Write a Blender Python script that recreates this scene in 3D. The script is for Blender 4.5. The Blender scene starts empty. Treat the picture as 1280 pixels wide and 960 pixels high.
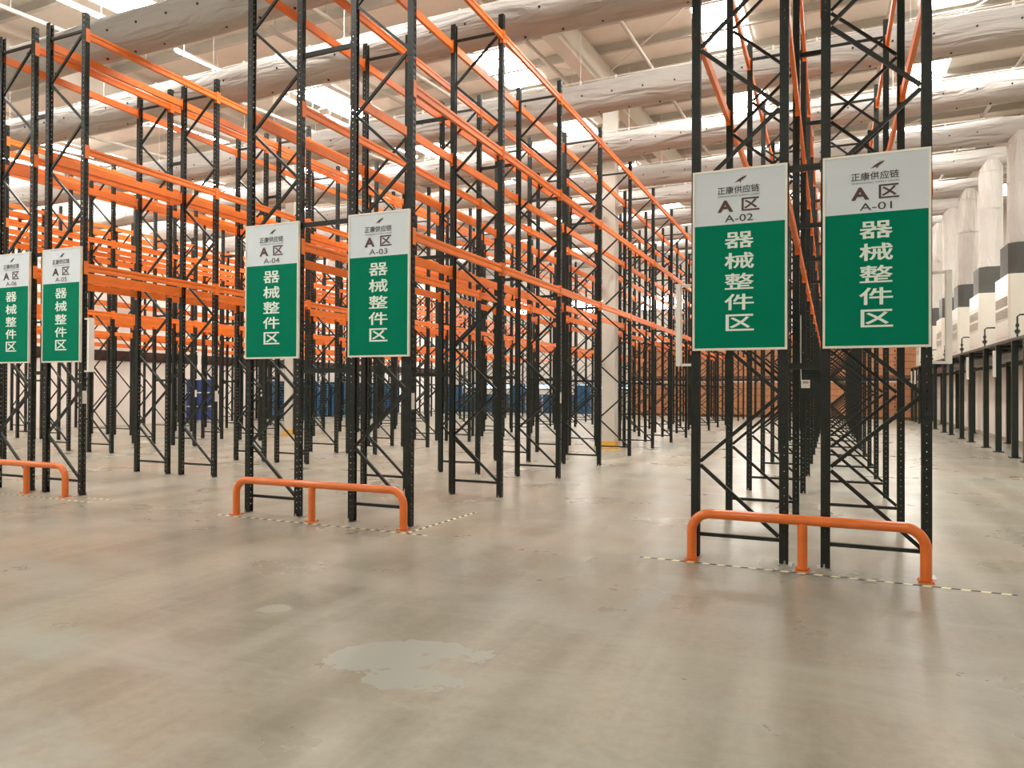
import bpy, bmesh, math, random
from mathutils import Vector, Matrix
random.seed(7)
SC = bpy.context.scene
COL = SC.collection

# ------------------------------------------------------------------ camera
F_PX, PITCH, YAW, ROLL = 914.9, 0.0082, 0.4108, 0.0044
CAM = Vector((0.0, 0.0, 1.6))
fwd = Vector((-math.sin(YAW)*math.cos(PITCH), math.cos(YAW)*math.cos(PITCH), math.sin(PITCH)))
rt0 = Vector((math.cos(YAW), math.sin(YAW), 0))
up0 = rt0.cross(fwd)
rt = math.cos(ROLL)*rt0 + math.sin(ROLL)*up0
up = -math.sin(ROLL)*rt0 + math.cos(ROLL)*up0
cd = bpy.data.cameras.new('camera')
cam = bpy.data.objects.new('camera', cd)
COL.objects.link(cam)
cd.sensor_width = 36.0
cd.sensor_fit = 'HORIZONTAL'
cd.lens = F_PX/1280*36.0
cd.clip_start, cd.clip_end = 0.05, 200
M = Matrix.Identity(4)
for i in range(3):
    M[i][0], M[i][1], M[i][2], M[i][3] = rt[i], up[i], -fwd[i], CAM[i]
cam.matrix_world = M
SC.camera = cam

# ------------------------------------------------------------------ light and exposure
SKY_STRENGTH = 36.0
TUBE_STRENGTH = 120.0
LIGHT_COL = (1.0, 0.95, 0.88)
SC.view_settings.view_transform = 'Standard'
SC.view_settings.look = 'None'
SC.view_settings.exposure = 0.2
SC.view_settings.gamma = 1.0
SC.view_settings.use_curve_mapping = False
SC.cycles.max_bounces = 8
SC.cycles.diffuse_bounces = 5
SC.cycles.glossy_bounces = 3
SC.cycles.use_denoising = True
SC.cycles.sample_clamp_indirect = 6.0
w = bpy.data.worlds.new('world')
SC.world = w
w.use_nodes = True
w.node_tree.nodes['Background'].inputs[0].default_value = (0.75, 0.85, 1.0, 1)
w.node_tree.nodes['Background'].inputs[1].default_value = 0.6

# ------------------------------------------------------------------ materials
def mat(name, col, rough=0.5, metal=0.0, noise=0.0, nscale=6.0, bump=0.0, bscale=(8, 8, 8), bdist=0.02, coat=0.0, spec=0.5):
    m = bpy.data.materials.new(name)
    m.use_nodes = True
    nt = m.node_tree
    b = nt.nodes['Principled BSDF']
    b.inputs['Base Color'].default_value = (*col, 1)
    b.inputs['Roughness'].default_value = rough
    b.inputs['Metallic'].default_value = metal
    b.inputs['Coat Weight'].default_value = coat
    b.inputs['Specular IOR Level'].default_value = spec
    tc = nt.nodes.new('ShaderNodeTexCoord')
    if noise > 0:
        n = nt.nodes.new('ShaderNodeTexNoise')
        n.inputs['Scale'].default_value = nscale
        n.inputs['Detail'].default_value = 4
        nt.links.new(tc.outputs['Object'], n.inputs['Vector'])
        r = nt.nodes.new('ShaderNodeValToRGB')
        r.color_ramp.elements[0].position = 0.3
        r.color_ramp.elements[1].position = 0.7
        r.color_ramp.elements[0].color = (*[c*(1-noise) for c in col], 1)
        r.color_ramp.elements[1].color = (*[min(1, c*(1+noise)) for c in col], 1)
        nt.links.new(n.outputs['Fac'], r.inputs['Fac'])
        nt.links.new(r.outputs['Color'], b.inputs['Base Color'])
    if bump > 0:
        mp = nt.nodes.new('ShaderNodeMapping')
        mp.inputs['Scale'].default_value = bscale
        n2 = nt.nodes.new('ShaderNodeTexNoise')
        n2.inputs['Scale'].default_value = 1.0
        n2.inputs['Detail'].default_value = 3
        n2.inputs['Distortion'].default_value = 0.6
        nt.links.new(tc.outputs['Object'], mp.inputs['Vector'])
        nt.links.new(mp.outputs['Vector'], n2.inputs['Vector'])
        bp = nt.nodes.new('ShaderNodeBump')
        bp.inputs['Strength'].default_value = bump
        bp.inputs['Distance'].default_value = bdist
        nt.links.new(n2.outputs['Fac'], bp.inputs['Height'])
        nt.links.new(bp.outputs['Normal'], b.inputs['Normal'])
    return m

def emis(name, col, s):
    m = bpy.data.materials.new(name)
    m.use_nodes = True
    nt = m.node_tree
    nt.nodes.remove(nt.nodes['Principled BSDF'])
    e = nt.nodes.new('ShaderNodeEmission')
    e.inputs['Color'].default_value = (*col, 1)
    e.inputs['Strength'].default_value = s
    nt.links.new(e.outputs[0], nt.nodes['Material Output'].inputs[0])
    return m

M_BLACK = mat('rack_black_paint', (0.0085, 0.012, 0.0095), 0.40, noise=0.25, nscale=9, spec=0.35)
M_ORANGE = mat('rack_orange_paint', (0.77, 0.178, 0.020), 0.42, noise=0.08, nscale=4)
M_GUARD = mat('guard_orange_paint', (0.68, 0.145, 0.016), 0.28, noise=0.08, nscale=5, coat=0.3)
M_STEEL = mat('zinc_steel', (0.55, 0.53, 0.48), 0.35, 0.8)
M_WHITE = mat('white_paint', (0.80, 0.77, 0.71), 0.5, noise=0.03)
M_CEIL = mat('roof_sheet_paint', (0.74, 0.705, 0.635), 0.6, noise=0.04, nscale=2)
M_PURLIN = mat('purlin_paint', (0.46, 0.435, 0.385), 0.6, noise=0.05, nscale=2)
M_BEAM = mat('roof_girder_paint', (0.56, 0.535, 0.47), 0.5, noise=0.03, nscale=2)
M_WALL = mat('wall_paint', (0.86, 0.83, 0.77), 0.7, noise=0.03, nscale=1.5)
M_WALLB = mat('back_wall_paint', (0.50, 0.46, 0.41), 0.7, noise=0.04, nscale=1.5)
M_DUCT = mat('duct_fabric', (0.43, 0.405, 0.38), 0.8, noise=0.04, nscale=2, bump=0.9, bscale=(0.8, 4.0, 4.0), bdist=0.16)
M_DUCTV = mat('duct_sleeve_fabric', (0.50, 0.475, 0.44), 0.8, noise=0.04, nscale=2, bump=0.9, bscale=(4.5, 4.5, 0.7), bdist=0.16)
M_HOLE = mat('nozzle_black', (0.012, 0.012, 0.012), 0.6)
M_GREY = mat('dark_grey_rubber', (0.062, 0.064, 0.055), 0.6, noise=0.08, nscale=3)
M_UNIT = mat('unit_white_steel', (0.66, 0.63, 0.55), 0.4, noise=0.03, nscale=2)
M_SLAT = mat('louver_grey', (0.42, 0.39, 0.33), 0.5)
M_PLAT = mat('platform_green_black', (0.011, 0.020, 0.015), 0.4, noise=0.2, nscale=5)
M_PLATEDGE = mat('platform_deck_brown', (0.06, 0.052, 0.038), 0.5, noise=0.1)
M_PIPE = mat('pipe_foil', (0.24, 0.25, 0.235), 0.30, 0.45, noise=0.1, nscale=4, bump=0.3, bscale=(10, 1.5, 10), bdist=0.03)
M_GREEN = mat('sign_green', (0.0, 0.185, 0.102), 0.6, noise=0.04, nscale=2, spec=0.06)
M_SIGN = mat('sign_white', (0.67, 0.735, 0.79), 0.5, noise=0.02, nscale=2, spec=0.2)
M_SIGNF = mat('sign_aluminium', (0.72, 0.70, 0.62), 0.35, 0.3)
M_TXTW = mat('lettering_white', (0.74, 0.84, 0.78), 0.5)
M_TXTB = mat('lettering_brown', (0.075, 0.032, 0.026), 0.5)
M_TXTK = mat('lettering_black', (0.03, 0.022, 0.020), 0.5)
M_BLUE = mat('crate_blue_plastic', (0.022, 0.05, 0.22), 0.45, noise=0.08)
M_PALLET = mat('pallet_blue_plastic', (0.015, 0.075, 0.16), 0.45, noise=0.15, nscale=3)
M_PDECK = mat('pallet_deck_blue', (0.06, 0.20, 0.33), 0.45, noise=0.1)
M_CARTON = mat('carton_cardboard', (0.44, 0.195, 0.09), 0.75, noise=0.1, nscale=2)
M_TAPEBROWN = mat('carton_tape', (0.36, 0.13, 0.05), 0.5)
M_WOOD = mat('pallet_wood', (0.16, 0.07, 0.035), 0.7, noise=0.2)
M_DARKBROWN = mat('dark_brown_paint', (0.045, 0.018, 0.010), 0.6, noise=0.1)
M_YELLOW = mat('column_base_yellow', (0.66, 0.40, 0.08), 0.5, noise=0.1)
M_SKY = emis('skylight_daylight', (1.0, 0.97, 0.915), SKY_STRENGTH)
M_COOL = emis('window_daylight', (0.72, 0.86, 1.0), 2.2)
M_TUBE = emis('lamp_tube_light', LIGHT_COL, TUBE_STRENGTH)
M_LABEL = mat('label_silver', (0.62, 0.60, 0.54), 0.4, noise=0.1, nscale=60)

def floor_material():
    m = bpy.data.materials.new('polished_concrete')
    m.use_nodes = True
    nt = m.node_tree
    N, L = nt.nodes, nt.links
    b = N['Principled BSDF']
    tc = N.new('ShaderNodeTexCoord')
    def noise(scale, sc=(1, 1, 1), det=5, rough=0.55, dist=0.0, rot=0.0):
        mp = N.new('ShaderNodeMapping')
        mp.inputs['Scale'].default_value = sc
        mp.inputs['Rotation'].default_value = (0, 0, rot)
        L.new(tc.outputs['Object'], mp.inputs['Vector'])
        n = N.new('ShaderNodeTexNoise')
        n.inputs['Scale'].default_value = scale
        n.inputs['Detail'].default_value = det
        n.inputs['Roughness'].default_value = rough
        n.inputs['Distortion'].default_value = dist
        L.new(mp.outputs['Vector'], n.inputs['Vector'])
        return n.outputs['Fac']
    def ramp(f, p0, c0, p1, c1):
        r = N.new('ShaderNodeValToRGB')
        r.color_ramp.elements[0].position = p0
        r.color_ramp.elements[1].position = p1
        r.color_ramp.elements[0].color = c0 if len(c0) == 4 else (*c0, 1)
        r.color_ramp.elements[1].color = c1 if len(c1) == 4 else (*c1, 1)
        L.new(f, r.inputs['Fac'])
        return r.outputs['Color']
    def mix(fac, a, c, mode='MIX'):
        x = N.new('ShaderNodeMix')
        x.data_type = 'RGBA'
        x.blend_type = mode
        if isinstance(fac, float):
            x.inputs[0].default_value = fac
        else:
            L.new(fac, x.inputs[0])
        for s, v in ((6, a), (7, c)):
            if isinstance(v, tuple):
                x.inputs[s].default_value = (*v, 1)
            else:
                L.new(v, x.inputs[s])
        return x.outputs[2]
    big = ramp(noise(0.33, det=6, dist=0.4), 0.36, (0, 0, 0), 0.66, (1, 1, 1))
    base = mix(big, (0.272, 0.276, 0.222), (0.352, 0.292, 0.222))
    streak = ramp(noise(1.0, sc=(2.2, 0.16, 1), det=6, dist=0.25, rot=0.12), 0.36, (0.74, 0.72, 0.69), 0.66, (1.09, 1.09, 1.08))
    base = mix(1.0, base, streak, 'MULTIPLY')
    fine = ramp(noise(14.0, det=6, rough=0.7), 0.3, (0.86, 0.86, 0.85), 0.72, (1.09, 1.09, 1.09))
    base = mix(1.0, base, fine, 'MULTIPLY')
    mid = ramp(noise(1.1, sc=(0.6, 1.4, 1), det=7, rough=0.6, dist=0.5, rot=0.4), 0.46, (0, 0, 0), 0.70, (0.75, 0.75, 0.75))
    base = mix(mid, base, (0.352, 0.355, 0.298))
    # worn grey-green patches of old coating
    patch = ramp(noise(0.55, det=8, rough=0.62, dist=0.8), 0.58, (0, 0, 0), 0.68, (0.7, 0.7, 0.7))
    base = mix(patch, base, (0.335, 0.348, 0.305))
    # one larger flaked patch with an uneven edge
    sep = N.new('ShaderNodeSeparateXYZ')
    L.new(tc.outputs['Object'], sep.inputs[0])
    def math_(op, a, c):
        x = N.new('ShaderNodeMath')
        x.operation = op
        for i, v in enumerate((a, c)):
            if isinstance(v, (int, float)):
                x.inputs[i].default_value = v
            else:
                L.new(v, x.inputs[i])
        return x.outputs[0]
    def blob(cx, cy, rx, ry, amp, thr=1.0):
        dx = math_('DIVIDE', math_('SUBTRACT', sep.outputs[0], cx), rx)
        dy = math_('DIVIDE', math_('SUBTRACT', sep.outputs[1], cy), ry)
        d = math_('ADD', math_('MULTIPLY', dx, dx), math_('MULTIPLY', dy, dy))
        n = noise(2.6, det=7, rough=0.65, dist=0.6)
        d = math_('ADD', d, math_('MULTIPLY', math_('SUBTRACT', n, 0.5), amp))
        return math_('LESS_THAN', d, thr)
    for cx, cy, rx, ry in ((-2.42, 3.72, 0.34, 0.26), (-2.18, 3.52, 0.30, 0.16), (-3.72, 4.22, 0.13, 0.10), (-2.2, 3.98, 0.30, 0.14)):
        base = mix(blob(cx, cy, rx, ry, 5.0), base, (0.310, 0.325, 0.278))
    scr = ramp(noise(3.0, sc=(0.5, 5.0, 1), det=8, rough=0.75, dist=1.2, rot=-0.5), 0.70, (0, 0, 0), 0.74, (1, 1, 1))
    base = mix(math_('MULTIPLY', scr, 0.20), base, (0.50, 0.47, 0.41))
    L.new(base, b.inputs['Base Color'])
    rg = ramp(noise(0.8, det=5), 0.3, (0.25,)*3, 0.7, (0.36,)*3)
    L.new(rg, b.inputs['Roughness'])
    bp = N.new('ShaderNodeBump')
    bp.inputs['Strength'].default_value = 0.006
    bp.inputs['Distance'].default_value = 0.01
    L.new(noise(5.0, det=6), bp.inputs['Height'])
    L.new(bp.outputs['Normal'], b.inputs['Normal'])
    b.inputs['Specular IOR Level'].default_value = 0.5
    return m
M_FLOOR = floor_material()

def tape_material():
    m = bpy.data.materials.new('hazard_tape')
    m.use_nodes = True
    nt = m.node_tree
    b = nt.nodes['Principled BSDF']
    tc = nt.nodes.new('ShaderNodeTexCoord')
    mp = nt.nodes.new('ShaderNodeMapping')
    mp.inputs['Rotation'].default_value = (0, 0, 0.5)
    wv = nt.nodes.new('ShaderNodeTexWave')
    wv.inputs['Scale'].default_value = 2.6
    r = nt.nodes.new('ShaderNodeValToRGB')
    r.color_ramp.interpolation = 'CONSTANT'
    r.color_ramp.elements[0].color = (0.03, 0.03, 0.02, 1)
    r.color_ramp.elements[1].position = 0.5
    r.color_ramp.elements[1].color = (0.85, 0.80, 0.52, 1)
    nt.links.new(tc.outputs['Object'], mp.inputs['Vector'])
    nt.links.new(mp.outputs['Vector'], wv.inputs['Vector'])
    nt.links.new(wv.outputs['Fac'], r.inputs['Fac'])
    nt.links.new(r.outputs['Color'], b.inputs['Base Color'])
    b.inputs['Roughness'].default_value = 0.6
    return m
M_TAPE = tape_material()

# ------------------------------------------------------------------ mesh helpers
class MB:
    def __init__(s):
        s.v, s.f, s.mi, s.sm = [], [], [], []
        s.cur = 0
    def add(s, vs, fs, smooth=False):
        o = len(s.v)
        s.v += [tuple(p) for p in vs]
        for f in fs:
            s.f.append([i+o for i in f])
            s.mi.append(s.cur)
            s.sm.append(smooth)
        return s
    def box(s, x0, x1, y0, y1, z0, z1):
        vs = [(x, y, z) for z in (z0, z1) for y in (y0, y1) for x in (x0, x1)]
        return s.add(vs, [(0, 2, 3, 1), (4, 5, 7, 6), (0, 1, 5, 4), (2, 6, 7, 3), (0, 4, 6, 2), (1, 3, 7, 5)])
    def bar(s, a, b, wd, ht, ref=(0, 1, 0)):
        a, b = Vector(a), Vector(b)
        d = (b-a).normalized()
        n = Vector(ref)
        n = (n - d*n.dot(d)).normalized()
        t = d.cross(n)
        vs = []
        for p in (a, b):
            for sx, sy in ((-1, -1), (1, -1), (1, 1), (-1, 1)):
                vs.append(p + t*(sx*wd/2) + n*(sy*ht/2))
        return s.add(vs, [(0, 3, 2, 1), (4, 5, 6, 7), (0, 1, 5, 4), (1, 2, 6, 5), (2, 3, 7, 6), (3, 0, 4, 7)])
    def tube(s, pts, r, n=12, caps=True, rs=None):
        pts = [Vector(p) for p in pts]
        k = len(pts)
        ref = None
        vs, fs = [], []
        for i, p in enumerate(pts):
            d = (pts[min(i+1, k-1)] - pts[max(i-1, 0)]).normalized()
            if ref is None:
                ref = Vector((0, 0, 1)) if abs(d.z) < 0.9 else Vector((0, 1, 0))
            ref = (ref - d*ref.dot(d)).normalized()
            t = d.cross(ref)
            rr = rs[i] if rs else r
            for j in range(n):
                a = 2*math.pi*j/n
                vs.append(p + ref*(math.cos(a)*rr) + t*(math.sin(a)*rr))
        for i in range(k-1):
            for j in range(n):
                fs.append((i*n+j, i*n+(j+1) % n, (i+1)*n+(j+1) % n, (i+1)*n+j))
        s.add(vs, fs, True)
        if caps:
            s.add([vs[j] for j in range(n)], [tuple(reversed(range(n)))])
            s.add([vs[(k-1)*n+j] for j in range(n)], [tuple(range(n))])
        return s
    def prism(s, poly, axis, a, b):
        # poly: 2D points; axis 'x','y','z' is the extrusion axis
        def P(u, v, t):
            return {'x': (t, u, v), 'y': (u, t, v), 'z': (u, v, t)}[axis]
        n = len(poly)
        vs = [P(u, v, a) for u, v in poly] + [P(u, v, b) for u, v in poly]
        fs = [tuple(range(n)), tuple(reversed(range(n, 2*n)))]
        fs += [(i, i+n, (i+1) % n+n, (i+1) % n) for i in range(n)]
        return s.add(vs, fs)
    def mesh(s, name, mats):
        me = bpy.data.meshes.new(name)
        me.from_pydata(s.v, [], s.f)
        if not isinstance(mats, (list, tuple)):
            mats = [mats]
        for m in mats:
            me.materials.append(m)
        me.polygons.foreach_set('material_index', s.mi)
        me.polygons.foreach_set('use_smooth', s.sm)
        me.validate()
        bm = bmesh.new()
        bm.from_mesh(me)
        bmesh.ops.recalc_face_normals(bm, faces=bm.faces)
        bm.to_mesh(me)
        bm.free()
        return me
    def build(s, name, mats, parent=None, loc=(0, 0, 0)):
        return link(name, s.mesh(name, mats), parent, loc)

def link(name, me, parent=None, loc=(0, 0, 0), rz=0.0):
    o = bpy.data.objects.new(name, me)
    COL.objects.link(o)
    o.location = loc
    o.rotation_euler = (0, 0, rz)
    if parent:
        o.parent = parent
    return o

def tag(o, label=None, cat=None, group=None, kind=None):
    if label: o['label'] = label
    if cat: o['category'] = cat
    if group: o['group'] = group
    if kind: o['kind'] = kind
    return o

def thing(name, label, cat, loc=(0, 0, 0), group=None, rz=0.0):
    return tag(link(name, None, None, loc, rz), label, cat, group)

def structure(o, label=None, cat=None):
    return tag(o, label, cat, None, 'structure')

# ------------------------------------------------------------------ the hall
XL, XR, YB, YF = -28.35, 13.0, -8.0, 52.0
def roofz(x, y):                      # underside of the purlins
    return 10.2 + 0.065*(y-16.5) + 0.013*(x+3)
def slab(name, pts_top, th, m):
    vs = list(pts_top) + [(x, y, z+th) for x, y, z in pts_top]
    mb = MB()
    mb.add(vs, [(0, 1, 2, 3), (7, 6, 5, 4), (0, 4, 5, 1), (1, 5, 6, 2), (2, 6, 7, 3), (3, 7, 4, 0)])
    return structure(mb.build(name, m))
mb = MB(); mb.box(XL-0.3, XR+0.3, YB-0.3, YF+0.3, -0.2, 0.0)
structure(mb.build('floor', M_FLOOR), 'worn polished concrete warehouse floor', 'floor')
DECK = 0.24
slab('ceiling', [(x, y, roofz(x, y)+DECK) for x, y in ((XL-0.3, YB-0.3), (XR+0.3, YB-0.3), (XR+0.3, YF+0.3), (XL-0.3, YF+0.3))], 0.15, M_CEIL)
mb = MB(); mb.box(XL-0.3, XL, YB-0.3, YF+0.3, 0, 13.5); structure(mb.build('wall_left', M_WALL))
mb = MB(); mb.box(XR, XR+0.3, YB-0.3, YF+0.3, 0, 13.5); structure(mb.build('wall_right', M_WALL))
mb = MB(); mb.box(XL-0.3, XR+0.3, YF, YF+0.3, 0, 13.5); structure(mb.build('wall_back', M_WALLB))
mb = MB(); mb.box(XL-0.3, XR+0.3, YB-0.3, YB, 0, 13.5); structure(mb.build('wall_front', M_WALL))
mb = MB(); mb.box(5.28, 5.40, 6.0, 46.3, 0, 2.62); structure(mb.build('wall_partition', M_WALL))
mb = MB(); mb.box(XL, XL+0.06, YB, YF, 2.78, 3.22); structure(mb.build('trim_1', M_DARKBROWN))  # dark band put in for last-row rack beams that look shaded
mb = MB(); mb.box(5.24, 5.28, 6.0, 46.3, 0, 0.12); structure(mb.build('baseboard_right', M_SLAT))

# purlins
SKYX = (-25.2, -19.5, -13.75, -8.1, -2.4, 2.5, 8.5)
y = YB + 0.6
n = 0
while y < YF:
    mb = MB()
    z0, z1 = roofz(XL, y), roofz(XR, y)
    mb.bar((XL, y, z0+DECK/2), (XR, y, z1+DECK/2), 0.03, DECK, (0, 0, 1))
    mb.bar((XL, y-0.035, z0+0.01), (XR, y-0.035, z1+0.01), 0.09, 0.02, (0, 0, 1))
    structure(mb.build('trim_%d' % (n+2), M_PURLIN))
    y += 1.6
    n += 1
# girders along the aisles
def girder(name, x, y0, y1):
    mb = MB()
    h = 0.72
    def pt(y, dz): return roofz(x, y) + dz
    for dz, wd, ht in ((-h+0.015, 0.34, 0.03), (-0.015, 0.34, 0.03), (-h/2, 0.02, h)):
        mb.bar((x, y0, pt(y0, dz)), (x, y1, pt(y1, dz)), wd, ht, (0, 0, 1))
    # box the girder as the photo shows it: a smooth pale flank
    for s in (-1, 1):
        mb.bar((x+s*0.15, y0, pt(y0, -h/2)), (x+s*0.15, y1, pt(y1, -h/2)), 0.02, h, (0, 0, 1))
    return structure(mb.build(name, M_BEAM))
for i, gx in enumerate((-17.2, -5.66, 6.2)):
    girder('beam_%d' % (i+1), gx, YB, YF)

# skylights (daylight panels between the purlins) and their upstands
SK_Y = [(-5.5, -3.5), (1.5, 4.0), (8.8, 12.4), (15.9, 19.6), (23.3, 26.6), (30.2, 33.6), (37.2, 40.6), (44.2, 48.0)]
wn = 1
for sx in SKYX:
    for y0, y1 in SK_Y:
        if y0 == 1.5 and sx > -3:  # unseen front row, left panels only, added to light the left signs
            continue
        mb = MB()
        a, b = sx-0.55, sx+0.55
        zz = DECK-0.03
        mb.add([(a, y0, roofz(a, y0)+zz), (b, y0, roofz(b, y0)+zz), (b, y1, roofz(b, y1)+zz), (a, y1, roofz(a, y1)+zz)], [(3, 2, 1, 0)])
        o = link('window_%d' % wn, mb.mesh('skylight_pane', M_SKY))
        structure(o)
        fr = MB()
        for xx in (a-0.03, b+0.03):
            fr.bar((xx, y0, roofz(xx, y0)+zz-0.05), (xx, y1, roofz(xx, y1)+zz-0.05), 0.05, 0.12, (0, 0, 1))
        for yy in (y0-0.03, y1+0.03):
            fr.bar((a, yy, roofz(a, yy)+zz-0.05), (b, yy, roofz(b, yy)+zz-0.05), 0.05, 0.12, (0, 0, 1))
        fr.build('window_frame', M_WHITE, o)
        wn += 1

# high windows in the back wall
for i, xx in enumerate((-22, -16.5, -11, -5.5, 0, 5.5)):
    mb = MB(); mb.box(xx-1.5, xx+1.5, YF-0.03, YF-0.01, 7.4, 8.3)
    o = structure(link('window_%d' % wn, mb.mesh('pane', M_SKY)))
    fr = MB()
    for q in (xx-1.53, xx-0.5, xx+0.5, xx+1.53):
        fr.box(q-0.03, q+0.03, YF-0.06, YF, 7.34, 8.36)
    for q in (7.37, 8.33):
        fr.box(xx-1.56, xx+1.56, YF-0.06, YF, q-0.03, q+0.03)
    fr.build('window_frame', M_WHITE, o)
    wn += 1

# columns
def column(x, y, label):
    t = thing('column', label, 'column', (x, y, 0))
    t['kind'] = 'structure'
    a = 0.18
    h = roofz(x, y) - 0.72
    mb = MB()
    mb.box(-a, a, -a, -a+0.025, 0.20, h); mb.box(-a, a, a-0.025, a, 0.20, h)
    mb.box(-a+0.02, a-0.02, -a+0.02, a-0.02, 0.20, h)
    mb.build('shaft', M_BEAM, t)
    mb = MB(); mb.box(-a-0.015, a+0.015, -a-0.015, a+0.015, 0.03, 0.20); mb.box(-0.36, 0.36, -0.36, 0.36, 0, 0.03)
    mb.build('yellow_base', M_YELLOW, t)
column(-5.66, 19.85, 'tall pale steel column with yellow base rising between the A-03 and A-04 rack rows')
column(-17.2, 20.3, 'pale steel column with yellow base seen behind the A-04 sign')

# pipes and trays under the roof (run along the aisles)
def roof_pipe(x, y0, y1, dz, r, m, name, label):
    mb = MB()
    pts = [(x, y, roofz(x, y)+dz) for y in (y0, (y0+y1)/2, y1)]
    mb.tube(pts, r, 8)
    yy = y0+1.0
    while yy < y1:
        mb.tube([(x, yy, roofz(x, yy)+dz), (x, yy, roofz(x, yy)+0.02)], 0.012, 6)
        yy += 3.2
    tag(mb.build(name, m), label, 'pipe', 'sprinkler pipes under the roof')
for k, px in enumerate((-24, -21.5, -15.3, -11.3, -9.9, -6.55, -4.3, -0.6, 1.2, 4.6)):
    roof_pipe(px, YB+0.5, YF-0.5, -0.30 - 0.05*(k % 2), 0.05, M_PURLIN, 'roof_pipe',
              'slim pale pipe hung under the roof along the rack aisles')
# diagonal bracing rods
def rod(x0, y0, x1, y1):
    mb = MB(); mb.tube([(x0, y0, roofz(x0, y0)-0.12), (x1, y1, roofz(x1, y1)-0.12)], 0.02, 6)
    tag(mb.build('bracing_rod', M_WHITE), 'thin pale bracing rod slanting under the roof', 'rod', 'bracing rods under the roof')
for yy in (15.7, 24.2, 28.4, 36.8):
    for gx in (-5.66, -17.2):
        rod(gx+0.2, yy+3.4, gx+3.2, yy)
        rod(gx-0.2, yy+3.4, gx-3.2, yy)
rod(1.5, 21.8, 5.7, 15.0); rod(1.8, 30, 5.7, 24)

# ------------------------------------------------------------------ batten lamps and added fill rows
def batten(x, y, dz, label):
    t = thing('batten_or_fill_lamp', label, 'lamp', (x, y, roofz(x, y)+dz), 'batten lamps under the roof')
    t.rotation_euler = (math.atan(0.065), 0, 0)
    mb = MB(); mb.box(-0.05, 0.05, -0.75, 0.75, 0, 0.05)
    for s in (-0.5, 0.5):
        mb.tube([(0, s, 0.05), (0, s, -dz)], 0.008, 6)
    mb.build('housing', M_WHITE, t)
    mb = MB(); mb.tube([(0, -0.73, -0.02), (0, 0.73, -0.02)], 0.018, 8)
    mb.build('tube', M_TUBE, t)
for x in (-25.9, -25.2, -13.8):  # both left wall rows are added only to brighten that wall
    for yy in (9.9, 13.0, 16.6, 18.4, 22.2, 25.8, 29.8, 34.0, 38.2, 42.2):
        batten(x, yy, -0.42, 'slim lit batten lamp under the roof, left wall rows added for light')

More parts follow.
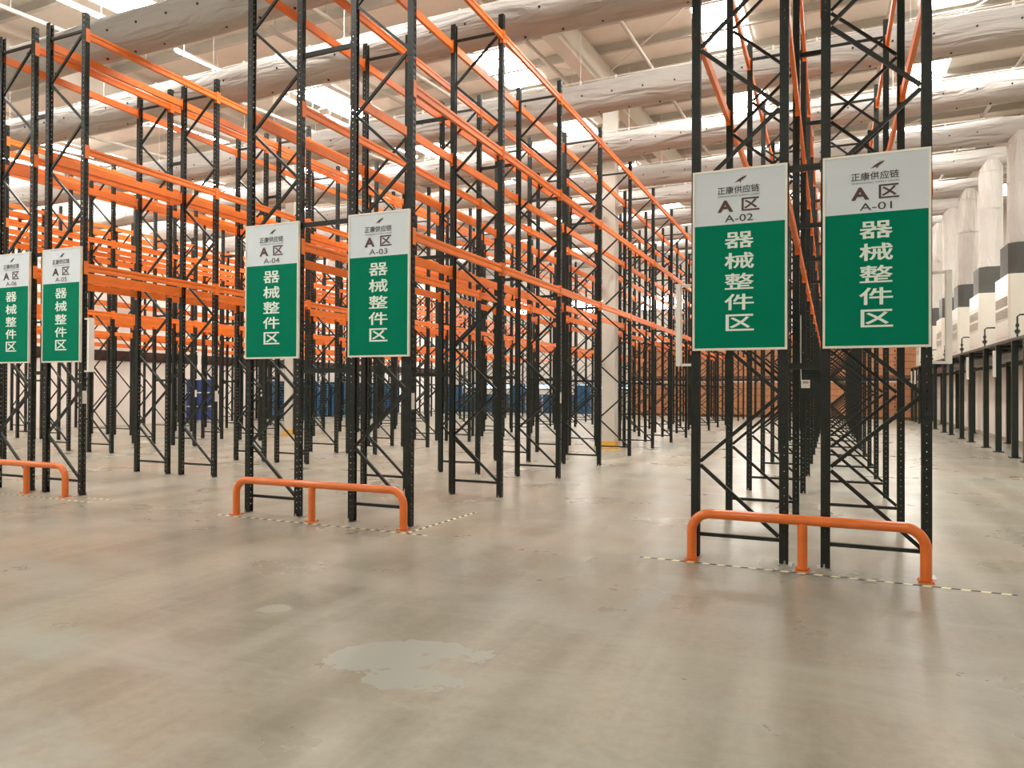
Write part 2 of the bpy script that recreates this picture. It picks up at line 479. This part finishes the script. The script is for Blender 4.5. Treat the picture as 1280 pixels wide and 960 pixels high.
# ------------------------------------------------------------------ fabric ducts
DUCTS = [(3.2, 7.0), (8.6, 7.6), (11.1, 7.75), (15.3, 8.0), (19.5, 8.38), (23.7, 8.67), (27.9, 9.08), (32.1, 9.22), (36.3, 9.45), (40.5, 9.7), (44.7, 9.9)]
UNIT_Y = (19.5, 23.7, 27.9, 32.1, 36.3, 40.5, 44.7)
DX = 4.75
R_D = 0.335
def duct_z(z, x): return z + 0.013*(x+3)
ORD = {8.6: 'second', 11.1: 'third'}
def make_duct(y, z, n):
    onunit = y in UNIT_Y
    lab = {3.2: 'white fabric air duct overhead nearest the camera',
           8.6: 'white fabric air duct crossing the upper left corner',
           11.1: 'white fabric air duct crossing above the A-04 and A-05 rack tops',
           15.3: 'white fabric air duct passing in front of the tall column top',
           19.5: 'white fabric air duct right behind the top of the tall column',
           23.7: 'white fabric air duct bending down to the nearest air unit in view'}.get(y, 'white fabric air duct, %s beyond the tall column' % {27.9: 'third', 32.1: 'fourth', 36.3: 'fifth', 40.5: 'sixth', 44.7: 'seventh'}.get(y, 'last'))
    t = thing('fabric_duct', lab, 'duct', (0, y, 0), 'fabric ducts across the hall')
    x1 = DX if onunit else XR-0.4
    x0 = XL+0.5
    mb = MB()
    pts, rs = [], []
    k = 46
    rnd = random.Random(int(y*10))
    xe = x1-0.42 if onunit else x1
    for i in range(k+1):
        x = x0 + (xe-x0)*i/k
        pts.append((x, 0, duct_z(z, x) + 0.018*math.sin(i*1.3+y)))
        rs.append(R_D*(1+0.02*rnd.uniform(-1, 1)))
    zb = 5.62
    if onunit:
        zt = duct_z(z, x1)
        for dx_, rr in ((0.10, 1.0), (0.30, 1.0), (0.40, 0.97), (0.46, 0.86), (0.48, 0.70)):
            pts.append((x1+dx_, 0, zt)); rs.append(R_D*rr)
    mb.tube(pts, R_D, 20, True, rs)
    mb.cur = 1
    # rows of nozzle holes as small dark discs on the cloth
    x = x0+0.5
    j = 0
    while x < xe-0.5:
        for ang in (-8, -84):
            q = math.radians(ang)
            xx = x + (0.3 if ang == -84 else 0)
            c = Vector((xx, -math.cos(q)*(R_D+0.006), duct_z(z, xx)+math.sin(q)*(R_D+0.006)))
            nrm = Vector((0, -math.cos(q), math.sin(q)))
            ux = Vector((1, 0, 0)); uy = nrm.cross(ux)
            vs = [c + ux*(0.02*math.cos(a)) + uy*(0.02*math.sin(a)) for a in [2*math.pi*i/8 for i in range(8)]]
            vs2 = [v - nrm*0.02 for v in vs]
            mb.add(vs+vs2, [tuple(range(8))] + [(i, (i+1) % 8, (i+1) % 8+8, i+8) for i in range(8)])
        x += 0.66
        j += 1
    mb.build('duct_tube', [M_DUCT, M_HOLE], t)
    # suspension rail with clips
    mb = MB()
    rz_ = R_D+0.06
    mb.tube([(x0, 0, duct_z(z, x0)+rz_), (xe, 0, duct_z(z, xe)+rz_)], 0.012, 6)
    x = x0+0.4
    i = 0
    while x < xe:
        mb.box(x-0.02, x+0.02, -0.012, 0.012, duct_z(z, x)+R_D-0.02, duct_z(z, x)+rz_+0.03)
        if i % 4 == 0:
            mb.tube([(x, 0, duct_z(z, x)+rz_), (x, 0, roofz(x, y)+0.05)], 0.006, 5)
        x += 0.8
        i += 1
    mb.build('suspension_rail', M_WHITE, t)
    if onunit:
        mb = MB()
        rnd = random.Random(int(y))
        k = 10
        zt2 = duct_z(z, x1)-0.12
        pts, rs = [], []
        for i in range(k+1):
            f = i/k
            pts.append((DX, 0, zb+(zt2-zb)*f))
            rs.append((R_D+0.005)*(1+0.015*rnd.uniform(-1, 1)) + (0.02 if i == 0 else 0))
        mb.tube(pts, R_D, 20, True, rs)
        for f in (0.02, 0.55, 0.90):
            zz = zb+(zt2-zb)*f
            mb.tube([(DX, 0, zz-0.012), (DX, 0, zz+0.012)], R_D+0.018, 20)
        mb.build('drop_sleeve', M_DUCTV, t)
for n, (y, z) in enumerate(DUCTS):
    make_duct(y, z, n)

# ------------------------------------------------------------------ air units on the steel platform
PZ = 2.92
t = thing('equipment_platform', 'dark steel platform on posts along the right side under the white air units', 'platform', (4.08, 0, 0))
mb = MB()
mb.box(-0.02, 1.10, 16.5, 45.9, PZ-0.07, PZ)
mb.build('deck', M_PLATEDGE, t)
mb = MB()
mb.box(0.95, 1.05, 16.5, 45.9, 2.40, 2.50)
for yy in [17+2.1*i for i in range(14)]:
    mb.box(0.05, 1.0, yy-0.03, yy+0.03, PZ-0.12, PZ-0.07)
mb.build('edge_beams', M_PLAT, t)
py = [16.7, 18.9, 20.0, 21.2, 23.1, 24.8, 27.25, 29.05, 31.45, 33.25, 36.0, 37.7, 41.95, 43.9, 45.7]
mb = MB()
mb.box(-0.065, 0.065, -0.065, 0.065, 0.012, PZ-0.07)
mb.box(-0.12, 0.12, -0.12, 0.12, 0, 0.012)
for sx in (-1, 1):
    for sy in (-1, 1):
        mb.tube([(sx*0.095, sy*0.095, 0.012), (sx*0.095, sy*0.095, 0.035)], 0.01, 6)
me = mb.mesh('post', M_PLAT)
for yy in py:
    link('post', me, t, (0.02, yy, 0))
for yy in (18.9, 23.1, 27.06, 33.26, 35.85, 37.2, 42.0, 45.7):
    link('post', me, t, (1.0, yy, 0))
# insulated pipe under the platform
mb = MB(); mb.tube([(4.52, 16.6, 2.60), (4.52, 33, 2.60), (4.52, 45.8, 2.60)], 0.155, 18)
tag(mb.build('insulated_pipe', M_PIPE), 'thick silver insulated pipe running below the equipment platform', 'pipe')
for xx, yy in ((4.02, 22.9), (4.02, 27.05), (4.02, 42.8), (4.02, 44.6)):
    mb = MB(); mb.box(-0.03, 0.03, -0.05, 0.05, 2.02, 2.7); mb.box(-0.035, 0.035, -0.055, 0.055, 2.0, 2.03)
    tag(mb.build('post_panel', M_WHITE, None, (xx-0.045, yy-0.0, 0)), 'narrow white panel hung on a platform post', 'panel', 'white panels on the platform posts')

UNAMES = ['partly out of frame at the far right', 'nearest of the units in view at the right edge', 'second from the right edge', 'third from the right edge', 'fourth from the right edge', 'fifth from the right edge', 'last in the line']
def make_unit(y, lab):
    t = thing('air_unit', lab, 'air conditioner', (4.28, y-0.87, PZ), 'air units on the platform')
    W, Ln, H = 0.95, 1.74, 1.80
    mb = MB()
    c = 0.05
    mb.prism([(c, 0), (W-c, 0), (W, c), (W, Ln-c), (W-c, Ln), (c, Ln), (0, Ln-c), (0, c)], 'z', 0.06, H)
    mb.box(0.03, W-0.03, 0.03, Ln-0.03, 0, 0.06)
    mb.build('casing', M_UNIT, t)
    mb = MB()
    for z in (0.62, 1.32, 0.16):
        mb.box(-0.004, 0.002, 0.06, Ln-0.06, z-0.006, z+0.006)
    mb.build('panel_seam', M_SLAT, t)
    for z0 in (0.68, 1.0):
        mb = MB()
        for i in range(7):
            z = z0 + i*0.037
            mb.add([(-0.012, 0.12, z), (-0.012, Ln-0.12, z), (0.004, Ln-0.12, z+0.03), (0.004, 0.12, z+0.03)], [(0, 1, 2, 3)])
            mb.box(-0.014, 0.004, 0.12, Ln-0.12, z-0.004, z+0.004)
        mb.build('louver', M_SLAT, t)
    mb = MB()
    c = 0.16
    a, b, d, e = 0.06, W-0.05, 0.22, Ln-0.22
    mb.prism([(a+c, d), (b-c, d), (b, d+c), (b, e-c), (b-c, e), (a+c, e), (a, e-c), (a, d+c)], 'z', H, H+0.86)
    mb.build('flexible_collar', M_GREY, t)
    mb = MB()
    px_, py_ = -0.03, -1.15
    mb.tube([(px_, py_, 0.0), (px_, py_, 0.56), (px_+0.05, py_, 0.61), (px_+0.55, py_, 0.61), (px_+0.6, py_+0.05, 0.61), (px_+0.6, 0.0, 0.61)], 0.022, 8)
    mb.tube([(px_, py_, 0.14), (px_, py_, 0.24)], 0.05, 10)
    mb.tube([(px_, py_, 0.3), (px_, py_, 0.38)], 0.04, 10)
    mb.tube([(px_-0.07, py_, 0.2), (px_+0.07, py_, 0.2)], 0.014, 6)
    mb.build('valve_pipe', M_PLAT, t)
for i, uy in enumerate(UNIT_Y):
    make_unit(uy, 'white air unit with dark collar, ' + UNAMES[i])

# ------------------------------------------------------------------ pallet racks
D, BAY = 0.8024, 2.544
PT = 7.2
def post_mesh(slots=True):
    mb = MB()
    a, b, th = 0.040, 0.035, 0.0025           # half sizes in x and y
    H0, H1 = 0.006, PT
    rows = []
    pitch = 0.075
    if not slots:
        for x0, x1, y0, y1 in ((a-th, a, -b, b), (-a, a, -b, -b+th), (-a, a, b-th, b), (-a, -a+th, -b, -b+0.015), (-a, -a+th, b-0.015, b)):
            mb.box(x0, x1, y0, y1, H0, H1)
        return mb.mesh('post', M_BLACK)
    # outer face at x=+a in vertical strips; two columns of slots
    def face(fn, u0, u1, holes):
        # holes: list of (ua, ub, height) columns
        cuts = [u0]
        for ua, ub, hh in holes:
            cuts += [ua, ub]
        cuts.append(u1)
        for i in range(len(cuts)-1):
            if i % 2 == 0:
                mb.add([fn(cuts[i], H0), fn(cuts[i+1], H0), fn(cuts[i+1], H1), fn(cuts[i], H1)], [(0, 1, 2, 3)])
            else:
                hh = holes[i//2][2]
                z = 0.10
                prev = H0
                while z + hh < H1 - 0.03:
                    mb.add([fn(cuts[i], prev), fn(cuts[i+1], prev), fn(cuts[i+1], z), fn(cuts[i], z)], [(0, 1, 2, 3)])
                    prev = z+hh
                    z += pitch
                mb.add([fn(cuts[i], prev), fn(cuts[i+1], prev), fn(cuts[i+1], H1), fn(cuts[i], H1)], [(0, 1, 2, 3)])
    face(lambda u, z: (a, u, z), -b, b, [(-0.024, -0.008, 0.042), (0.008, 0.024, 0.042)])
    for s in (-1, 1):
        face(lambda u, z: (u, s*b, z), -a, a, [(-0.004, 0.008, 0.014)])
    for s in (-1, 1):
        y0, y1 = sorted((s*b, s*(b-0.015)))
        mb.add([(-a, y0, H0), (-a, y1, H0), (-a, y1, H1), (-a, y0, H1)], [(0, 1, 2, 3)])
    return mb.mesh('post', M_BLACK)
ME_POST = post_mesh(True)
ME_POST_PLAIN = post_mesh(False)
def bracing_mesh():
    mb = MB()
    s = 0.034
    xr, xl = -0.040, -D+0.040
    for z in (0.22, 6.945):
        mb.box(xl, xr, -s/2, s/2, z-s/2, z+s/2)
    z0, dz = 0.235, 0.67
    for i in range(10):
        za, zb = z0+i*dz, z0+(i+1)*dz
        A, B = ((xr-0.005, 0, za+0.015), (xl+0.005, 0, zb-0.02)) if i % 2 == 0 else ((xl+0.005, 0, za+0.015), (xr-0.005, 0, zb-0.02))
        mb.bar(A, B, s, 0.028)
    return mb.mesh('upright_frame', M_BLACK)
ME_BRACE = bracing_mesh()
def foot_mesh():
    mb = MB()
    mb.box(-0.06, 0.06, -0.085, 0.085, 0, 0.007)
    for sx, sy in ((0.0, -0.065), (0.0, 0.065)):
        mb.tube([(sx, sy, 0.007), (sx, sy, 0.018)], 0.016, 6)
        mb.tube([(sx, sy, 0.018), (sx, sy, 0.045)], 0.007, 6)
    return mb.mesh('foot_plate', M_STEEL)
ME_FOOT = foot_mesh()
BH, BT = 0.115, 0.045
def beam_mesh():
    mb = MB()
    y0, y1 = 0.034, BAY-0.034
    h = BH/2
    # stepped box section drawn in (x, z); outer side +x
    prof = [(-BT/2, -h), (BT/2, -h), (BT/2, -h+0.036), (BT/2-0.009, -h+0.044), (BT/2-0.009, h-0.044), (BT/2, h-0.036), (BT/2, h-0.004), (BT/2-0.004, h), (-BT/2, h)]
    mb.prism([(u, v) for u, v in prof], 'y', y0, y1)
    for q in (0.0, BAY):
        s = 1 if q == 0 else -1
        yy = sorted((q-s*0.028, q+s*0.042))
        mb.box(0.041-0.02, 0.047-0.02, yy[0], yy[1], -h-0.05, h+0.035)
        yy = sorted((q+s*0.0355, q+s*0.0405))
        mb.box(-BT/2-0.01, 0.047-0.02, yy[0], yy[1], -h-0.05, h+0.035)
    return mb.mesh('beam', M_ORANGE)
ME_BEAM = beam_mesh()
def spacer_mesh(g):
    mb = MB()
    mb.box(-g+0.0415, -0.0415, -0.015, 0.015, -0.028, 0.028)
    for q in (-g+0.0455, -0.0455):
        mb.box(q-0.004, q+0.004, -0.032, 0.032, -0.045, 0.045)
    return mb.mesh('row_spacer', M_BLACK)
mbl = MB(); mbl.box(0, 0.004, -0.034, 0.034, 0, 0.19)
ME_LABEL = mbl.mesh('location_label', M_LABEL)
LEVELS = (3.40, 5.13, 6.87)
NB = 14

def rack(label, xr, y0, k0, k1, gap=None, labels=(), slots_to=6):
    t = thing('pallet_rack', label, 'pallet rack', (xr, y0+k0*BAY, 0), 'black and orange pallet rack rows')
    for k in range(k0, k1+1):
        yy = (k-k0)*BAY
        f = link('upright_frame', ME_BRACE, t, (0, yy, 0))
        mp = ME_POST if k < slots_to else ME_POST_PLAIN
        link('post', mp, f, (0, 0, 0))
        link('post', mp, f, (-D, 0, 0), math.pi)
        if k < 4:
            link('foot_plate', ME_FOOT, f, (0.01, 0, 0))
            link('foot_plate', ME_FOOT, f, (-D-0.01, 0, 0))
        if k in labels:
            link('location_label', ME_LABEL, f, (0.041, 0, 1.37))
        if gap:
            for z in (1.83, 3.655, 5.79):
                link('row_spacer', gap, t, (-D, yy, z))
        if k < k1:
            for z in LEVELS:
                link('beam', ME_BEAM, t, (0.02, yy, z))
                link('beam', ME_BEAM, t, (-D-0.02, yy+BAY, z), math.pi)
    return t
X1, X3, X5 = 0.758, -4.508, -10.2055
G1, G3, G5 = 0.3531, 0.8148, 0.3484
Y1, Y3, Y5 = 7.228, 7.365, 7.433
ME_SP1, ME_SP3, ME_SP5 = spacer_mesh(G1), spacer_mesh(G3), spacer_mesh(G5)
ME_SP7 = spacer_mesh(0.7576)
rack('black and orange pallet rack row behind the A-01 sign', X1, Y1, 0, NB, ME_SP1)
rack('black and orange pallet rack row behind the A-02 sign', X1-D-G1, Y1, 0, NB)
rack('black and orange pallet rack row behind the A-03 sign', X3, Y3, 0, NB, ME_SP3, labels=(0, 2))
rack('black and orange pallet rack row behind the A-04 sign', X3-D-G3, Y3, 0, NB)
rack('black and orange pallet rack row behind the fully visible leftmost sign', X5, Y5, 0, NB, ME_SP5, labels=(0, 1))
rack('black and orange pallet rack row behind the sign cut by the left edge', X5-D-G5, Y5, 0, NB)
rack('black and orange pallet rack row, first row beyond the leftmost sign', -16.14, Y5, 1, NB, ME_SP7, labels=(3, 4))
rack('black and orange pallet rack row, second row beyond the leftmost sign', -17.70, Y5, 1, NB)
rack('black and orange pallet rack row, third row beyond the leftmost sign', -21.75, Y5, 2, NB, ME_SP5)
rack('black and orange pallet rack row, fourth row beyond the leftmost sign', -21.75-D-G5, Y5, 2, NB)
rack('black and orange pallet rack row against the white left wall', -27.25, Y5, 3, NB)

# control box and cable on the second A-02 frame
t = thing('control_box', 'small white control box with grey window hung on the A-02 rack', 'control box', (-0.285, Y1+BAY-0.06, 1.64))
mb = MB(); mb.box(-0.05, 0.05, -0.03, 0.03, 0, 0.10); mb.build('case', M_WHITE, t)
mb = MB(); mb.box(-0.032, 0.032, -0.034, -0.029, 0.055, 0.085); mb.build('window', M_SLAT, t)
mb = MB(); mb.tube([(-0.05, 0, 0.08), (-0.055, 0, 0.3), (-0.055, 0, 0.9)], 0.006, 6); mb.build('cable', M_LABEL, t)

# ------------------------------------------------------------------ aisle signs
def text_mesh(body, box, m, offset=0.0, name='lettering', y=0.0):
    c = bpy.data.curves.new('txt', 'FONT')
    c.body = body
    c.size = 1.0
    c.offset = offset
    c.fill_mode = 'FRONT'
    c.resolution_u = 4
    o = bpy.data.objects.new('txt', c)
    COL.objects.link(o)
    dg = bpy.context.evaluated_depsgraph_get()
    me0 = bpy.data.meshes.new_from_object(o.evaluated_get(dg))
    vs = [v.co.copy() for v in me0.vertices]
    fs = [tuple(p.vertices) for p in me0.polygons]
    bpy.data.objects.remove(o)
    bpy.data.curves.remove(c)
    bpy.data.meshes.remove(me0)
    xs = [v.x for v in vs]; ys = [v.y for v in vs]
    ax, bx, ay, by = min(xs), max(xs), min(ys), max(ys)
    u0, z0, u1, z1 = box
    out = [(u0+(v.x-ax)/(bx-ax)*(u1-u0), y, z0+(v.y-ay)/(by-ay)*(z1-z0)) for v in vs]
    me = bpy.data.meshes.new(name)
    me.from_pydata(out, [], fs)
    me.materials.append(m)
    return me
SW, SZ0, SZ1, SGZ = 0.855, 1.985, 3.70, 3.175
YP = -0.0165
def _sign_shared():
    S = {}
    S['name'] = text_mesh('正康供应链', (0.232, 3.462, 0.612, 3.535), M_TXTK, 0.008, 'company_name', YP)
    S['eng'] = text_mesh('ZHENGKANG SUPPLY CHAIN', (0.236, 3.434, 0.612, 3.448), M_TXTK, 0.0, 'company_name_english', YP)
    S['A'] = text_mesh('A', (0.232, 3.292, 0.378, 3.405), M_TXTB, 0.035, 'zone_letter', YP)
    S['qu'] = text_mesh('区', (0.452, 3.292, 0.612, 3.415), M_TXTB, 0.016, 'zone_character', YP)
    chars = []
    for i, ch in enumerate('器械整件区'):
        zc = 3.022 - i*0.1945
        u0, u1 = 0.296, 0.564
        hh = 0.076
        if ch == '区':
            u0, hh = 0.309, 0.078
        chars.append(text_mesh(ch, (u0, zc-hh, u1, zc+hh), M_TXTW, 0.014, 'zone_text', YP))
    S['chars'] = chars
    mb = MB()
    pts = [(0.385, 3.560), (0.42, 3.592), (0.455, 3.612), (0.497, 3.625), (0.492, 3.612), (0.463, 3.590), (0.448, 3.578), (0.438, 3.556), (0.434, 3.575), (0.41, 3.570)]
    mb.add([(u, YP, z) for u, z in pts], [tuple(range(len(pts)))])
    S['logo'] = mb.mesh('logo', M_TXTB)
    mb = MB()
    mb.add([(u, YP, z) for u, z in [(0.43, 3.618), (0.455, 3.628), (0.49, 3.631), (0.455, 3.624)]], [(0, 1, 2, 3)])
    S['logo2'] = mb.mesh('logo_stroke', mat('lettering_rose', (0.5, 0.25, 0.22), 0.5))
    mb = MB(); mb.box(0.012, SW-0.012, -0.013, 0.013, SGZ, SZ1-0.012); S['white'] = mb.mesh('white_panel', M_SIGN)
    mb = MB(); mb.box(0.012, SW-0.012, -0.013, 0.013, SZ0+0.012, SGZ); S['green'] = mb.mesh('green_panel', M_GREEN)
    mb = MB()
    fw = 0.020
    mb.box(0, fw, -0.018, 0.018, SZ0, SZ1); mb.box(SW-fw, SW, -0.018, 0.018, SZ0, SZ1)
    mb.box(fw, SW-fw, -0.018, 0.018, SZ0, SZ0+fw); mb.box(fw, SW-fw, -0.018, 0.018, SZ1-fw, SZ1)
    S['frame'] = mb.mesh('sign_frame', M_SIGNF)
    mb = MB()
    for u in (0.0265+0.02, SW-0.0265-0.02):
        for z in (SZ0+0.2, SZ1-0.2):
            mb.box(u-0.02, u+0.02, 0.013, 0.024, z-0.03, z+0.03)
    S['clip'] = mb.mesh('mounting_clip', M_STEEL)
    return S
SG = _sign_shared()
def sign(num, x0, y, label):
    t = thing('aisle_sign', label, 'sign', (x0, y, 0), 'green and white aisle signs')
    link('white_panel', SG['white'], t); link('green_panel', SG['green'], t)
    link('sign_frame', SG['frame'], t); link('mounting_clip', SG['clip'], t)
    link('logo', SG['logo'], t); link('logo_stroke', SG['logo2'], t)
    link('company_name', SG['name'], t); link('company_name_english', SG['eng'], t)
    link('zone_letter', SG['A'], t); link('zone_character', SG['qu'], t)
    for c in SG['chars']:
        link('zone_text', c, t)
    me = text_mesh('A-%02d' % num, (0.300, 3.197, 0.555, 3.262), M_TXTK, 0.0, 'row_number', YP)
    link('row_number', me, t)
SY = -0.035-0.026
sign(1, -0.068, Y1+SY, 'green and white aisle sign numbered A-01')
sign(2, -1.222, Y1+SY, 'green and white aisle sign numbered A-02')
sign(3, -5.335, Y3+SY, 'green and white aisle sign numbered A-03')
sign(4, -6.942, Y3+SY, 'green and white aisle sign numbered A-04')
sign(5, -11.025, Y5+SY, 'fully visible green and white sign at the far left, left of A-04')
sign(6, -12.185, Y5+SY, 'green and white sign cut off by the left edge of the picture')

# narrow white side boards standing off the end posts
def side_board(x, y, side, label):
    t = thing('side_board', label, 'board', (x, y, 1.84), 'narrow white side boards on the end posts')
    off = side*0.165
    mb = MB(); mb.box(off-0.022, off+0.022, -0.042, 0.042, 0.0, 0.80)
    mb.build('board', M_WHITE, t)
    mb = MB()
    for z in (0.012, 0.788):
        a, b = sorted((side*0.0415, off))
        mb.box(a, b, -0.01, 0.01, z-0.012, z+0.012)
    mb.build('bracket', M_WHITE, t)
side_board(X1, Y1, 1, 'narrow white board standing off the post right of the A-01 sign')
side_board(X1-D-G1-D, Y1, -1, 'narrow white board standing off the post left of the A-02 sign')
side_board(X5, Y5, 1, 'narrow white board standing off the post right of the leftmost full sign')
side_board(-16.14, Y5+3*BAY, 1, 'narrow white board on a rack post far back between leftmost sign and A-04')

# ------------------------------------------------------------------ tubular guards
def guard(xa, xb, xm, y, label, h=0.447):
    r = 0.045
    t = thing('rack_guard', label, 'guard rail', (xm, y, 0), 'orange tubular rack guards')
    a, b = xa-xm, xb-xm
    R = 0.17
    pts = [(a, 0, 0.012), (a, 0, h-R)]
    for q in range(1, 8):
        g = math.pi/2*q/8
        pts.append((a+R-R*math.cos(g), 0, h-R+R*math.sin(g)))
    pts += [(a+R, 0, h), (b-R, 0, h)]
    for q in range(1, 8):
        g = math.pi/2*q/8
        pts.append((b-R+R*math.sin(g), 0, h-R+R*math.cos(g)))
    pts += [(b, 0, h-R), (b, 0, 0.012)]
    mb = MB(); mb.tube(pts, r, 18); mb.build('bent_tube', M_GUARD, t)
    mb = MB(); mb.tube([(0, 0, 0.012), (0, 0, h-0.03)], r*0.95, 18); mb.build('middle_leg', M_GUARD, t)
    for q in (a, 0, b):
        mb = MB()
        mb.box(q-0.062, q+0.062, -0.062, 0.062, 0, 0.008)
        for sx in (-1, 1):
            for sy in (-1, 1):
                mb.tube([(q+sx*0.05, sy*0.05, 0.008), (q+sx*0.05, sy*0.05, 0.02)], 0.008, 6)
        mb.build('base_plate', M_GUARD, t)
guard(-1.206, 0.735, -0.232, 7.045, 'orange tubular guard on the floor below signs A-01 and A-02')
guard(-6.937, -4.456, -5.748, 7.155, 'orange tubular guard on the floor below signs A-03 and A-04')
guard(-12.10, -10.326, -11.20, 7.26, 'orange tubular guard at the left edge, below the leftmost signs')

def tape(x0, y0, x1, y1, label, wd=0.034):
    L_ = math.hypot(x1-x0, y1-y0)
    mb = MB(); mb.box(0, L_, -wd/2, wd/2, 0, 0.0015)
    o = mb.build('floor_tape', M_TAPE, None, (x0, y0, 0.0))
    o.rotation_euler = (0, 0, math.atan2(y1-y0, x1-x0))
    tag(o, label, 'tape', 'hazard tapes on the floor')
tape(-1.68, 6.965, 1.35, 6.89, 'yellow and black hazard tape on the floor before the A-01 guard')
tape(-7.18, 7.055, -4.05, 7.0, 'yellow and black hazard tape on the floor before the A-04 guard')
tape(-12.5, 7.10, -9.5, 7.06, 'yellow and black hazard tape on the floor before the leftmost guard')
tape(-4.33, 7.02, -4.25, 8.6, 'faded hazard tape running back beside the A-03 end post')
tape(-10.0, 7.35, -9.4, 7.33, 'short hazard tape beside the post right of the leftmost full sign')

# ------------------------------------------------------------------ goods at the far end
def pallet_plastic(m):
    mb = MB()
    mb.cur = 1
    L_, W_, H = 1.0, 0.9, 0.14
    for i in range(7):
        x = -L_/2 + i*(L_-0.1)/6
        mb.box(x, x+0.1, -W_/2, W_/2, H-0.025, H)
    mb.cur = 0
    for y in (-W_/2, -0.06, W_/2-0.12):
        mb.box(-L_/2, L_/2, y, y+0.12, 0.0, 0.02)
        for x in (-L_/2, -0.06, L_/2-0.12):
            mb.box(x, x+0.12, y, y+0.12, 0.02, H-0.025)
    return mb.mesh('plastic_pallet', [m, M_PDECK])
ME_PP = pallet_plastic(M_PALLET)
first = None
for s, yy in enumerate((31.1, 32.25, 33.65, 34.8, 36.2, 37.35, 38.7, 39.85, 41.25, 42.4)):
    for j in range(14):
        o = link('plastic_pallet', ME_PP, None, (-27.66, yy, j*0.145), math.pi/2)
        tag(o, 'dark blue plastic pallet in the tall stacks by the far left wall', 'pallet', 'blue pallets by the far left wall')
mb = MB(); mb.box(-0.44, 0.44, -0.4, 0.4, 0.0, 0.60)
mb.cur = 1
mb.box(-0.455, 0.455, -0.415, 0.415, 0.60, 0.65)
for q in (-0.2, 0.2):
    mb.cur = 0
    mb.box(-0.45, 0.45, q-0.02, q+0.02, 0.02, 0.6)
    mb.box(q-0.02, q+0.02, -0.41, 0.41, 0.02, 0.6)
ME_CR = mb.mesh('plastic_crate', [M_BLUE, M_WHITE])
for j, w_ in enumerate(('bottom', 'middle', 'top')):
    o = link('plastic_crate', ME_CR, None, (-27.66, 26.15, 0.13+j*0.655), math.pi/2)
    tag(o, 'bright blue crate with white rim by the left wall, %s of its stack' % w_, 'crate', 'blue crates by the left wall')
o = link('plastic_pallet', pallet_plastic(M_SLAT), None, (-27.66, 26.15, -0.011), math.pi/2)
o.location.z = 0.0
o.scale = (1, 1, 0.92)
tag(o, 'grey pallet on the floor under the bright blue crates', 'pallet')

CR_Y = 46.6
t = thing('carton_rack', 'dark rack of stacked orange-brown cartons across the far end', 'rack', (-12, CR_Y, 0))
mb = MB()
for z in (2.30, 4.62):
    for yy in (0.0, 1.0):
        mb.box(0, 18.2, yy-0.03, yy+0.03, z-0.08, z+0.06)
mb.build('beam', M_DARKBROWN, t)
mbp = MB()
for yy in (0.0, 1.0):
    mbp.box(-0.05, 0.05, yy-0.05, yy+0.05, 0, 5.6)
for i in range(8):
    za = 0.3 + i*0.6
    mbp.bar((0, 0.04 if i % 2 else 0.96, za), (0, 0.96 if i % 2 else 0.04, za+0.6), 0.04, 0.04, (1, 0, 0))
ME_CF = mbp.mesh('upright_frame', M_BLACK)
for i in range(8):
    link('upright_frame', ME_CF, t, (i*2.6, 0, 0))
mb = MB()
for yy in (-0.45, 0, 0.40):
    mb.box(-0.6, 0.6, yy-0.05, yy+0.05, 0.02, 0.11)
for i in range(6):
    x = -0.6+i*0.22
    mb.box(x, x+0.1, -0.5, 0.5, 0.11, 0.13)
    if i % 2 == 0:
        mb.box(x, x+0.1, -0.5, 0.5, 0.0, 0.02)
ME_WP = mb.mesh('wooden_pallet', M_WOOD)
mb = MB(); mb.box(-0.60, 0.60, -0.46, 0.46, 0.022, 0.395)
mb.cur = 2
mb.box(-0.585, 0.585, -0.445, 0.445, 0, 0.022)
mb.cur = 1
mb.box(-0.035, 0.035, -0.463, 0.463, 0.25, 0.397)
mb.cur = 2
mb.box(0.36, 0.42, -0.463, -0.459, 0.15, 0.28)
ME_CT = mb.mesh('carton', [M_CARTON, M_TAPEBROWN, M_DARKBROWN])
for i in range(7):
    for hx in (0.66, 1.94):
        x = -12 + i*2.6 + hx
        if x > 6.3:
            continue
        for lv, z0 in enumerate((0.0, 2.362)):
            o = link('wooden_pallet', ME_WP, None, (x, CR_Y+0.5, z0))
            tag(o, 'dark wooden pallet under a carton stack in the far end rack', 'pallet', 'pallets under the far cartons')
            for j in range(5):
                o = link('carton', ME_CT, None, (x, CR_Y+0.5, z0+0.132+j*0.40))
                tag(o, 'orange-brown cardboard carton stacked in the rack across the far end', 'carton', 'cartons in the far end rack')

# low strip of windows in the back wall and dark goods on the floor in front of it
for i in range(6):
    xx = -25.5 + i*3.1
    mb = MB(); mb.box(xx-1.4, xx+1.4, YF-0.03, YF-0.01, 1.72, 2.02)
    o = structure(link('window_%d' % wn, mb.mesh('pane', M_COOL)))
    fr = MB()
    for q in (xx-1.43, xx, xx+1.43):
        fr.box(q-0.03, q+0.03, YF-0.06, YF, 1.66, 2.08)
    for q in (1.69, 2.05):
        fr.box(xx-1.46, xx+1.46, YF-0.06, YF, q-0.03, q+0.03)
    fr.build('window_frame', M_GREY, o)
    wn += 1
ME_DC = ME_CR.copy()
ME_DC.materials.clear()
ME_DC.materials.append(M_PALLET); ME_DC.materials.append(M_GREY)
rnd = random.Random(3)
for i in range(9):
    xx = -25.3 + i*1.25
    for j in range(2 if i % 4 else 3):
        o = link('plastic_crate', ME_DC, None, (xx, 47.6, j*0.651), 0.0)
        tag(o, 'dark plastic crate stacked on the floor before the back wall windows', 'crate', 'dark crates before the back wall')
